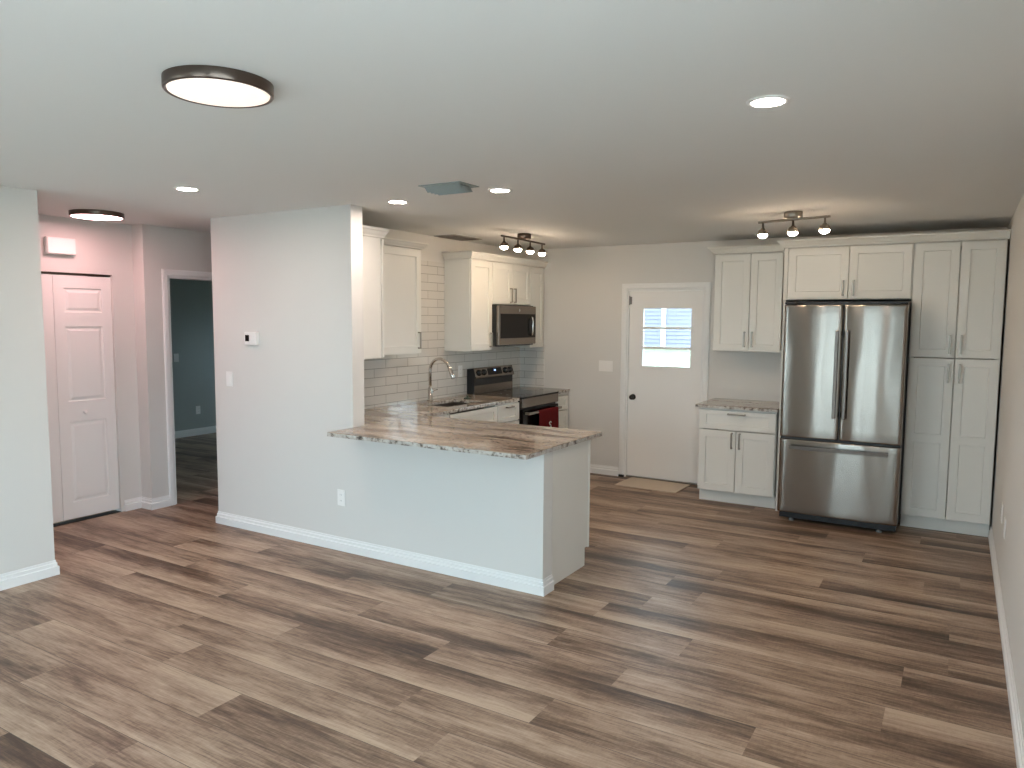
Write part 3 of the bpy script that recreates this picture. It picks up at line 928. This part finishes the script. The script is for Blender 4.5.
for xx in (0.075, 0.17, 0.60, 0.69):
    c = q(0.48, 0.0032); c.x = xx
    MB().lathe(c, nn, [(0, 0.034), (0.004, 0.034), (0.006, 0.027), (0.024, 0.025), (0.027, 0.021)], 24).build('knob', KNOBG, cp)

# towel over the oven handle
def towel():
    ty0, ty1 = 6.525, 6.945
    hx = XWF + 0.004 - HY         # world x of the handle axis
    n, rows = 22, []
    prof = [(-0.0155, -0.26), (-0.0155, -0.12), (-0.0155, 0.0), (-0.011, 0.013), (0.0, 0.0175), (0.011, 0.013), (0.0155, 0.0), (0.017, -0.08), (0.019, -0.17), (0.020, -0.26), (0.021, -0.35)]
    bm = bmesh.new()
    for j, (dx, dz) in enumerate(prof):
        row = []
        for i in range(n + 1):
            u = i / n
            w = 0.006 * math.sin(u * 15 + 0.4) * min(1, max(0, -dz) * 5) + (0.003 * math.sin(u * 31) if dz < -0.1 else 0)
            y = ty0 + (ty1 - ty0) * u + (0.012 * (u - 0.5) * min(0, dz + 0.1))
            s = 1 if dx > 0 else 0
            row.append(bm.verts.new((hx + dx + (abs(w) if s else 0), y, HZ + dz)))
        rows.append(row)
    for a, b in zip(rows, rows[1:]):
        for i in range(n):
            f = bm.faces.new((a[i], a[i + 1], b[i + 1], b[i])); f.smooth = True
    r = bmesh.ops.solidify(bm, geom=list(bm.faces), thickness=-0.003)
    mb = MB(); mb.bm.free(); mb.bm = bm
    o = tag(mb.build('kitchen_towel', RED), 'dark red towel with small white lettering draped over the oven handle', 'towel')
    # white script marks down the middle
    m2 = MB()
    x = hx + 0.0285
    yc = 6.735
    def ink(pp): m2.tube([(x, yc + 1.5 * a_, HZ - 0.125 + 1.2 * b_) for a_, b_ in pp], 0.0045, 8)
    ink([(0.020, -0.004), (0.006, 0.006), (-0.010, -0.004), (-0.004, -0.018), (0.012, -0.026), (0.014, -0.042), (-0.002, -0.052), (-0.016, -0.044)])
    ink([(-0.018, -0.076), (0.002, -0.068), (0.008, -0.082), (-0.010, -0.098), (-0.004, -0.108), (0.016, -0.098), (0.026, -0.114)])
    m2.build('lettering', INK, o)
towel()

# ------------------------------------------------------------------ microwave over the range
mw = thing('microwave', 'stainless over-the-range microwave with black window hung under the short cabinet', 'microwave', (XWF + 0.001, 6.305, 1.412), RW)
MWH, MWW, MD = 0.418, 0.752, 0.358
MB().box(0, MWW, -MD, 0, 0, MWH, 0.003).build('body', BLACK, mw)
d = MB().box(0.0, MWW, -MD - 0.034, -MD - 0.001, 0.012, MWH - 0.008, 0.006).build('door', STEEL, mw)
MB().box(0.030, MWW - 0.012, -MD - 0.0365, -MD - 0.0345, 0.080, MWH - 0.090, 0.001).build('window', BGLASS, d)
mb = MB()
hx = MWW - 0.118
mb.tube([(hx, -MD - 0.036, 0.105), (hx, -MD - 0.056, 0.112), (hx, -MD - 0.062, 0.15), (hx, -MD - 0.063, 0.20), (hx, -MD - 0.062, 0.25), (hx, -MD - 0.056, 0.29), (hx, -MD - 0.036, 0.298)], 0.010, 12)
mb.build('handle', CHROME, d)
MB().lathe((MWW * 0.53, -MD - 0.0342, MWH - 0.053), (0, -1, 0), [(0, 0.016), (0.002, 0.016), (0.003, 0.013)], 24).build('emblem', SLOT, d)
MB().box(0.03, MWW - 0.03, -MD + 0.02, -0.05, -0.004, -0.0005).build('vent_plate', BLACK, mw)

# ------------------------------------------------------------------ refrigerator
fr = thing('refrigerator', 'stainless french-door refrigerator with bottom freezer drawer', 'refrigerator', (-1.2575, 6.4375, 0))
FW = 0.905
MB().box(0.006, FW - 0.006, 0.095, 0.90, 0.055, 1.795, 0.004).build('body', BLACK, fr)
MB().box(0.0, 0.09, 0.02, 0.20, 1.8225, 1.842, 0.004).box(FW - 0.09, FW, 0.02, 0.20, 1.8225, 1.842, 0.004).box(0.0, FW, 0.098, 0.75, 1.7955, 1.845, 0.003).build('hinge_cover', BLACK, fr)
MB().box(0.01, FW - 0.01, 0.07, 0.094, 0.030, 0.085).build('toe_grille', BLACK, fr)
for xx in (0.10, FW - 0.13):
    MB().lathe((xx, 0.115, 0.0), (0, 0, 1), [(0, 0.022), (0.012, 0.022), (0.016, 0.010), (0.056, 0.010)], 16).build('foot', SLOT, fr)
def bowed(w, z0, z1, bulge, depth=0.085, rnd=0.016):
    """a door face bowed outward in plan; local x 0..w, front towards -y, at y=0 in the middle"""
    n = 28
    pts = []
    for k in range(n + 1):
        u = k / n
        x = rnd * 0.0 + w * u
        y = bulge * (2 * u - 1) ** 2
        e = min(u, 1 - u) * w
        if e < rnd: y += rnd - math.sqrt(max(rnd ** 2 - (rnd - e) ** 2, 0))
        pts.append((x, y))
    # refine the corners
    def fy_(x):
        u = x / w
        y = bulge * (2 * u - 1) ** 2
        e = min(x, w - x)
        if e < rnd: y += rnd - math.sqrt(max(rnd ** 2 - (rnd - e) ** 2, 0))
        return y
    xs_ = [0, rnd * 0.08, rnd * 0.3, rnd * 0.6] + [rnd + (w - 2 * rnd) * k / 26 for k in range(27)] + [w - rnd * 0.6, w - rnd * 0.3, w - rnd * 0.08, w]
    front = [(x, fy_(x)) for x in xs_]
    poly = front + [(w, depth), (0, depth)]
    mb = MB()
    def ring(z, inset):
        return [mb.bm.verts.new((x, y + inset if y < depth * 0.9 else y, z)) for x, y in poly]
    rs = [ring(z0, 0.006), ring(z0 + 0.004, 0.001), ring(z0 + 0.012, 0)]
    m = 14
    for k in range(1, m): rs.append(ring(z0 + 0.012 + (z1 - z0 - 0.024) * k / m, 0))
    rs += [ring(z1 - 0.012, 0), ring(z1 - 0.004, 0.001), ring(z1, 0.006)]
    for a, b in zip(rs, rs[1:]):
        nn_ = len(a)
        for k in range(nn_):
            f = mb.bm.faces.new([a[k], a[(k + 1) % nn_], b[(k + 1) % nn_], b[k]])
            f.smooth = k < nn_ - 3
    mb.cap(list(reversed(rs[0]))); mb.cap(rs[-1])
    return mb
dw = FW / 2 - 0.003
FZ0, FZ1 = 0.727, 1.819
HN = plain('dark_handle_steel', (0.15, 0.125, 0.11), 0.25, 1.0)
for s, x0 in ((0, 0.0), (1, FW - dw)):
    o = bowed(dw, FZ0, FZ1, 0.006).build('door', STEEL, fr, loc=(x0, 0, 0))
    hx = dw - 0.034 if s == 0 else 0.034
    mb = MB()
    mb.box(hx - 0.013, hx + 0.013, -0.040, -0.022, 0.905, 1.615, 0.005)
    for z in (0.93, 1.59): mb.box(hx - 0.010, hx + 0.010, -0.0219, 0.012, z - 0.02, z + 0.02, 0.003)
    mb.build('handle', HN, o)
    if s == 1:
        MB().box(dw - 0.125, dw - 0.045, 0.004, 0.011, FZ1 - 0.052, FZ1 - 0.046, 0.0005).build('nameplate', CHROME, o)
o = bowed(FW, 0.088, 0.708, 0.011).build('freezer_drawer', STEEL, fr)
mb = MB()
pts = []
for k in range(21):
    u = k / 20
    x = 0.085 + (FW - 0.17) * u
    pts.append((x, -0.052 + 0.014 * (2 * u - 1) ** 2, 0.648))
A_ = [mb.bm.verts.new((x, y, z - 0.014)) for x, y, z in pts]; B2 = [mb.bm.verts.new((x, y, z + 0.014)) for x, y, z in pts]
C2 = [mb.bm.verts.new((x, y + 0.016, z + 0.014)) for x, y, z in pts]; D2 = [mb.bm.verts.new((x, y + 0.016, z - 0.014)) for x, y, z in pts]
for P_, Q_ in ((A_, B2), (B2, C2), (C2, D2), (D2, A_)):
    for k in range(20): mb.bm.faces.new([P_[k], P_[k + 1], Q_[k + 1], Q_[k]])
mb.bm.faces.new([A_[0], B2[0], C2[0], D2[0]]); mb.bm.faces.new([A_[-1], D2[-1], C2[-1], B2[-1]])
for xx in (0.11, FW - 0.11): mb.box(xx - 0.014, xx + 0.014, -0.030, 0.016, 0.637, 0.659)
mb.build('handle', HN, o)
MB().box(0.004, FW - 0.004, 0.035, 0.094, 0.7085, 0.7265).build('gasket', BLACK, fr)
MB().box(dw - 0.004, dw + 0.010, 0.025, 0.094, 0.7275, 1.815).build('gasket', BLACK, fr)

# ------------------------------------------------------------------ closet bifold doors
def bifold():
    d = bpy.data.objects.new('door_2', None)
    COL.objects.link(d)
    d.location = (XCLOSET - 0.022, CY0 + 0.002, 0.028); d.rotation_euler = (0, 0, RW)
    tag(d, 'white panelled bifold closet door in the hall', 'door', None, 'structure')
    W = (CY1 - CY0) / 2 - 0.003
    h = 1.985
    for k in range(2):
        x0 = k * (W + 0.002)
        pn = [(0.082, W - 0.082, 0.135, 0.800), (0.082, W - 0.082, 0.965, 1.575), (0.082, W - 0.082, 1.690, 1.885)]
        lf = panel_slab(W, h, 0.034, pn, RAISED).build('leaf', DOORM, d, loc=(x0, 0.034, 0))
        if k == 1:
            MB().lathe((0.205, -0.0342, 0.872), (0, -1, 0), [(0, 0.011), (0.010, 0.009), (0.016, 0.014), (0.026, 0.019), (0.034, 0.016), (0.038, 0.006)], 20).build('knob', WPLASTIC, lf)
    MB().box(0.0, 2 * W + 0.004, 0.0, 0.034, 1.990, 2.005, 0.001).build('track', BRONZE, d)
bifold()
struct(MB().box(XCLOSET - 0.09, XCLOSET - 0.004, CY0, CY1, 0.0005, 0.004), 'trim_6_gap_shade', DARKGAP, 'black strip standing in for the shaded gap under the bifold doors', 'threshold')  # shade of the gap below the doors, laid down as a black strip

# ------------------------------------------------------------------ plates on the walls; local: faces -y, centre at origin
def plate(label, cat, loc, rotz, kind, gangs=1, name=None, w=None):
    w = w or (0.072 + 0.046 * (gangs - 1))
    hh = 0.117
    t = thing(name or ('wall_outlet' if kind == 'outlet' else 'light_switch'), label, cat, loc, rotz)
    MB().box(-w / 2, w / 2, -0.0065, -0.0003, -hh / 2, hh / 2, 0.002).build('cover_plate', WPLASTIC, t)
    for g in range(gangs):
        x = (g - (gangs - 1) / 2) * 0.046
        if kind == 'outlet':
            for z in (-0.021, 0.021):
                o = MB().box(x - 0.0165, x + 0.0165, -0.0085, -0.0066, z - 0.014, z + 0.014, 0.001).build('socket', WPLASTIC, t)
                MB().box(x - 0.008, x - 0.006, -0.0089, -0.0086, z - 0.004, z + 0.006).box(x + 0.006, x + 0.008, -0.0089, -0.0086, z - 0.004, z + 0.006).build('slots', SLOT, o)
        else:
            MB().box(x - 0.0165, x + 0.0165, -0.0105, -0.0066, -0.033, 0.033, 0.002).build('rocker', WPLASTIC, t)
    return t
plate('white outlet low on the half wall under the granite bar', 'outlet', (-3.780, YP, 0.391), 0, 'outlet')
plate('white single switch on the partition below the thermostat', 'light switch', (-4.973, YP, 1.197), 0, 'switch')
plate('white triple switch plate left of the exterior door', 'light switch', (-3.270, YB, 1.188), 0, 'switch', 3)
plate('nearer of two white outlets low on the right wall', 'outlet', (XR, 5.20, 0.475), -RW, 'outlet')
plate('farther of two white outlets low on the right wall, beside the pantry', 'outlet', (XR, 5.56, 0.485), -RW, 'outlet')
plate('white outlet on the tile between faucet and range', 'outlet', (XW + TT, 6.19, 1.155), RW, 'outlet')
plate('outlet on the far wall of the dim room beyond the hall', 'outlet', (-9.30, 6.739, 0.359), RW, 'outlet')
plate('small white switch on the dim wall seen at the doorway edge', 'light switch', (-9.30, 6.42, 1.12), RW, 'switch', name='wall_switch')
# thermostat
t = thing('thermostat', 'small white thermostat with dark display on the partition wall', 'thermostat', (-4.685, YP, 1.525))
MB().box(-0.068, 0.068, -0.030, -0.0003, -0.050, 0.050, 0.005).build('case', WPLASTIC, t)
MB().box(-0.056, -0.012, -0.0315, -0.0302, -0.022, 0.026, 0.0005).build('display', BGLASS, t)
MB().box(0.030, 0.048, -0.032, -0.0302, -0.02, -0.008, 0.0005).box(0.030, 0.048, -0.032, -0.0302, 0.008, 0.02, 0.0005).build('buttons', TRIM, t)
# door chime box
t = thing('door_chime', 'white door chime box on the hall wall above the closet', 'chime', (XCLOSET, 3.245, 2.237), RW)
mb = MB()
lo = mb.nested([(-0.105, 0.105, -0.060, 0.060, -0.0003), (-0.112, 0.112, -0.066, 0.066, -0.02), (-0.112, 0.112, -0.066, 0.066, -0.04), (-0.104, 0.106, -0.058, 0.060, -0.052)])
mb.cap(lo[0]); mb.cap(lo[-1])
mb.build('cover', WPLASTIC, t)
MB().box(0.035, 0.092, -0.0535, -0.0515, -0.042, -0.030, 0.0006).build('badge', TRIM, t)

# ------------------------------------------------------------------ ceiling lights
def disc(label, loc, r, led, h=0.037):
    t = thing('ceiling_light', label, 'ceiling light', (loc[0], loc[1], H))
    mb = MB()
    mb.lathe((0, 0, -0.0004), (0, 0, -1), [(0, r), (h - 0.004, r), (h, r - 0.003), (h, r - 0.010), (h - 0.006, r - 0.011), (0.0, r - 0.0115)], 64, False, False)
    mb.build('rim', BRONZE, t)
    MB().lathe((0, 0, -0.018), (0, 0, -1), [(0, r - 0.014), (0.012, r - 0.0125), (0.018, r - 0.014), (0.020, r - 0.03), (0.021, 0.001)], 64).build('diffuser', led, t)
    return t
disc('large round flush light with dark rim on the living room ceiling', (-2.167, 1.688), 0.175, DISCLED)
disc('round flush light with dark rim in the hall ceiling near the closet', (-5.65, 3.275), 0.185, HALLLED)
def recessed(label, x, y):
    t = thing('recessed_light', label, 'recessed light', (x, y, H), 0, 'recessed ceiling lights')
    MB().lathe((0, 0, -0.0004), (0, 0, -1), [(0, 0.075), (0.003, 0.074), (0.006, 0.066), (0.006, 0.056), (0.0, 0.0555)], 40, False, False).build('trim_ring', TRIM, t)
    MB().lathe((0, 0, -0.0005), (0, 0, -1), [(0, 0.055), (0.0025, 0.055), (0.003, 0.001)], 40).build('lens', SPOTLED, t)
recessed('small recessed ceiling light over the hall side left of the partition', -4.098, 2.94)
recessed('recessed ceiling light just left of the ceiling vent', -3.288, 3.956)
recessed('recessed ceiling light just right of the ceiling vent', -2.446, 3.909)
recessed('recessed ceiling light alone on the ceiling right of centre', -0.631, 2.809)

def track(name, label, c, ang, L, heads, metal, zb=0.072, aim=None):
    t = thing(name, label, 'track light', (c[0], c[1], H), ang)
    MB().lathe((0, 0, -0.0005), (0, 0, -1), [(0, 0.062), (0.004, 0.064), (0.046, 0.064), (0.050, 0.058), (0.051, 0.01)], 40).build('canopy', metal, t)
    MB().box(-L / 2, L / 2, -0.010, 0.010, -zb - 0.008, -zb + 0.008, 0.003).lathe((0, 0, -0.05), (0, 0, -1), [(0, 0.014), (zb - 0.057, 0.014)], 16).build('bar', metal, t)
    for hx_ in heads:
        h = MB()
        h.lathe((hx_, 0, -zb - 0.0085), (0, 0, -1), [(0, 0.007), (0.035, 0.007), (0.037, 0.012), (0.045, 0.018), (0.048, 0.028), (0.056, 0.034), (0.078, 0.037), (0.082, 0.036)], 20)
        o = h.build('lamp_head', metal, t)
        b = MB()
        z = -zb - 0.0085 - 0.0825
        b.lathe((hx_, 0, z), (0, 0, -1), [(0, 0.0335), (0.006, 0.0345), (0.013, 0.031), (0.020, 0.024), (0.025, 0.012), (0.026, 0.001)], 20)
        b.build('bulb', BULB, o)
    return t
track('track_light', 'dark bronze track light with four lit bulbs above the microwave cabinets', (-3.495, 6.01), math.radians(92), 0.84,
      (-0.375, -0.12, 0.12, 0.365), BRONZE, 0.057)
track('track_light', 'brushed nickel track light with three lit bulbs above the refrigerator', (-1.075, 5.70), math.radians(-13.5), 0.53,
      (-0.228, 0.0, 0.228), NICKEL, 0.055)

# ------------------------------------------------------------------ ceiling vents
t = thing('ceiling_vent', 'pale curved-blade supply vent in the ceiling between two recessed lights', 'vent', (-2.64, 3.645, H), math.radians(0))
vw, vd = 0.30, 0.20
mb = MB()
ring = [(-vw / 2, vw / 2, -vd / 2, vd / 2), (-vw / 2 + 0.022, vw / 2 - 0.022, -vd / 2 + 0.022, vd / 2 - 0.022)]
def rz(r, z): return [mb.bm.verts.new(p) for p in ((r[0], r[2], z), (r[1], r[2], z), (r[1], r[3], z), (r[0], r[3], z))]
r0, r1, r2, r3 = rz(ring[0], -0.0005), rz(ring[0], -0.005), rz(ring[1], -0.008), rz(ring[1], -0.0005)
for p, q_ in ((r0, r1), (r1, r2), (r2, r3), (r3, r0)): mb.bridge(p, q_, False)
mb.build('frame', VENTM, t)
mb = MB()
for k in range(4):
    yc = -0.062 + 0.036 * k
    prof = []
    for j in range(7):
        th = j / 6 * PI * 0.5
        prof.append((yc + 0.034 * (1 - math.cos(th)) - 0.012, -0.034 + 0.030 * math.cos(th)))
    poly = prof + [(y_, z_ - 0.0018) for y_, z_ in reversed(prof)]
    mb.prism(poly, 'x', -vw / 2 + 0.024, vw / 2 - 0.024)
mb.build('louvre', VENTM, t)
t = thing('return_vent', 'dull grey flat vent grille in the ceiling above the bare tile', 'vent', (-4.205, 5.965, H), 0)
MB().box(-0.125, 0.125, -0.23, 0.23, -0.006, -0.0005, 0.002).build('frame', VENT2M, t)
mb = MB()
for k in range(9):
    x = -0.095 + 0.0237 * k
    mb.prism([(x - 0.008, -0.0065), (x + 0.008, -0.0125), (x + 0.008, -0.014), (x - 0.008, -0.008)], 'y', -0.20, 0.20)
mb.build('louvre', VENT2M, t)

# ------------------------------------------------------------------ doormat
mb = MB().box(-0.325, 0.325, -0.215, 0.215, 0.0005, 0.010, 0.004)
tag(mb.build('doormat', MAT, loc=(-2.625, 7.165 + 0.0, 0.0), rotz=math.radians(-2)), 'plain beige doormat on the floor in front of the exterior door', 'doormat')
t = thing('door_stop', 'tiny black stop at the foot of the exterior door casing', 'door stop', (-3.058, YB - 0.0165, 0.02))
MB().box(-0.03, 0.03, -0.02, -0.0002, -0.0195, 0.005, 0.003).build('block', BLACK, t)

# ------------------------------------------------------------------ outdoors
mb = MB().box(-70, 70, -60, 60, -0.35, -0.15)
struct(mb, 'ground', GRASS, 'patchy green lawn outside the door window', 'lawn')
struct(MB().box(-14, 8, -9.0, YREAR - 0.13, -0.1495, -0.06).box(XR + 0.13, 8, YREAR - 0.13, 3.0, -0.1495, -0.06), 'bounce_patio_floor', PATIO_BOUNCE, 'unseen pale concrete patio added outside the sliding doors to bounce light', 'patio')  # out-of-view slab added to throw sunlight up onto the ceiling
hs = thing('neighbour_house', 'pale lap-sided house seen across the lawn through the door window', 'house', (-18.5, 46, -0.15))
mb = MB()
for k in range(16):
    z = 0.12 + 0.25 * k
    mb.prism([(0.0, z), (0.0, z + 0.26), (-0.008, z + 0.26), (-0.06, z)], 'x', -11, 11)
mb.box(-11, 11, 0.0, 7, 0.0, 4.1)
mb.build('siding', SIDING, hs)
MB().box(2.02, 2.30, -0.10, -0.0605, 0.0, 4.1).build('corner_board', TRIM, hs)
MB().prism([(-0.6, 4.1), (3.5, 5.8), (7.6, 4.1)], 'x', -11.5, 11.5).build('roof', SHINGLE, hs)
def hedge(label, x, y, w, h, seed):
    rnd = random.Random(seed)
    bm = bmesh.new()
    for k in range(900):
        c = Vector((rnd.uniform(-w / 2, w / 2), rnd.gauss(0, 0.35), abs(rnd.gauss(0.5, 0.28)) * h))
        d1 = Vector((rnd.uniform(-1, 1), rnd.uniform(-1, 1), rnd.uniform(-1, 1))).normalized()
        d2 = d1.orthogonal().normalized()
        s = rnd.uniform(0.08, 0.2)
        bm.faces.new([bm.verts.new(c + d1 * s), bm.verts.new(c + d2 * s * 0.5), bm.verts.new(c - d1 * s), bm.verts.new(c - d2 * s * 0.5)])
    mb = MB(); mb.bm.free(); mb.bm = bm
    o = mb.build('hedge', LEAFM, loc=(x, y, -0.15))
    tag(o, label, 'hedge', None, 'stuff')
hedge('green hedge outside the sliding doors behind the viewer', -4.5, -10.5, 9.0, 1.6, 3)
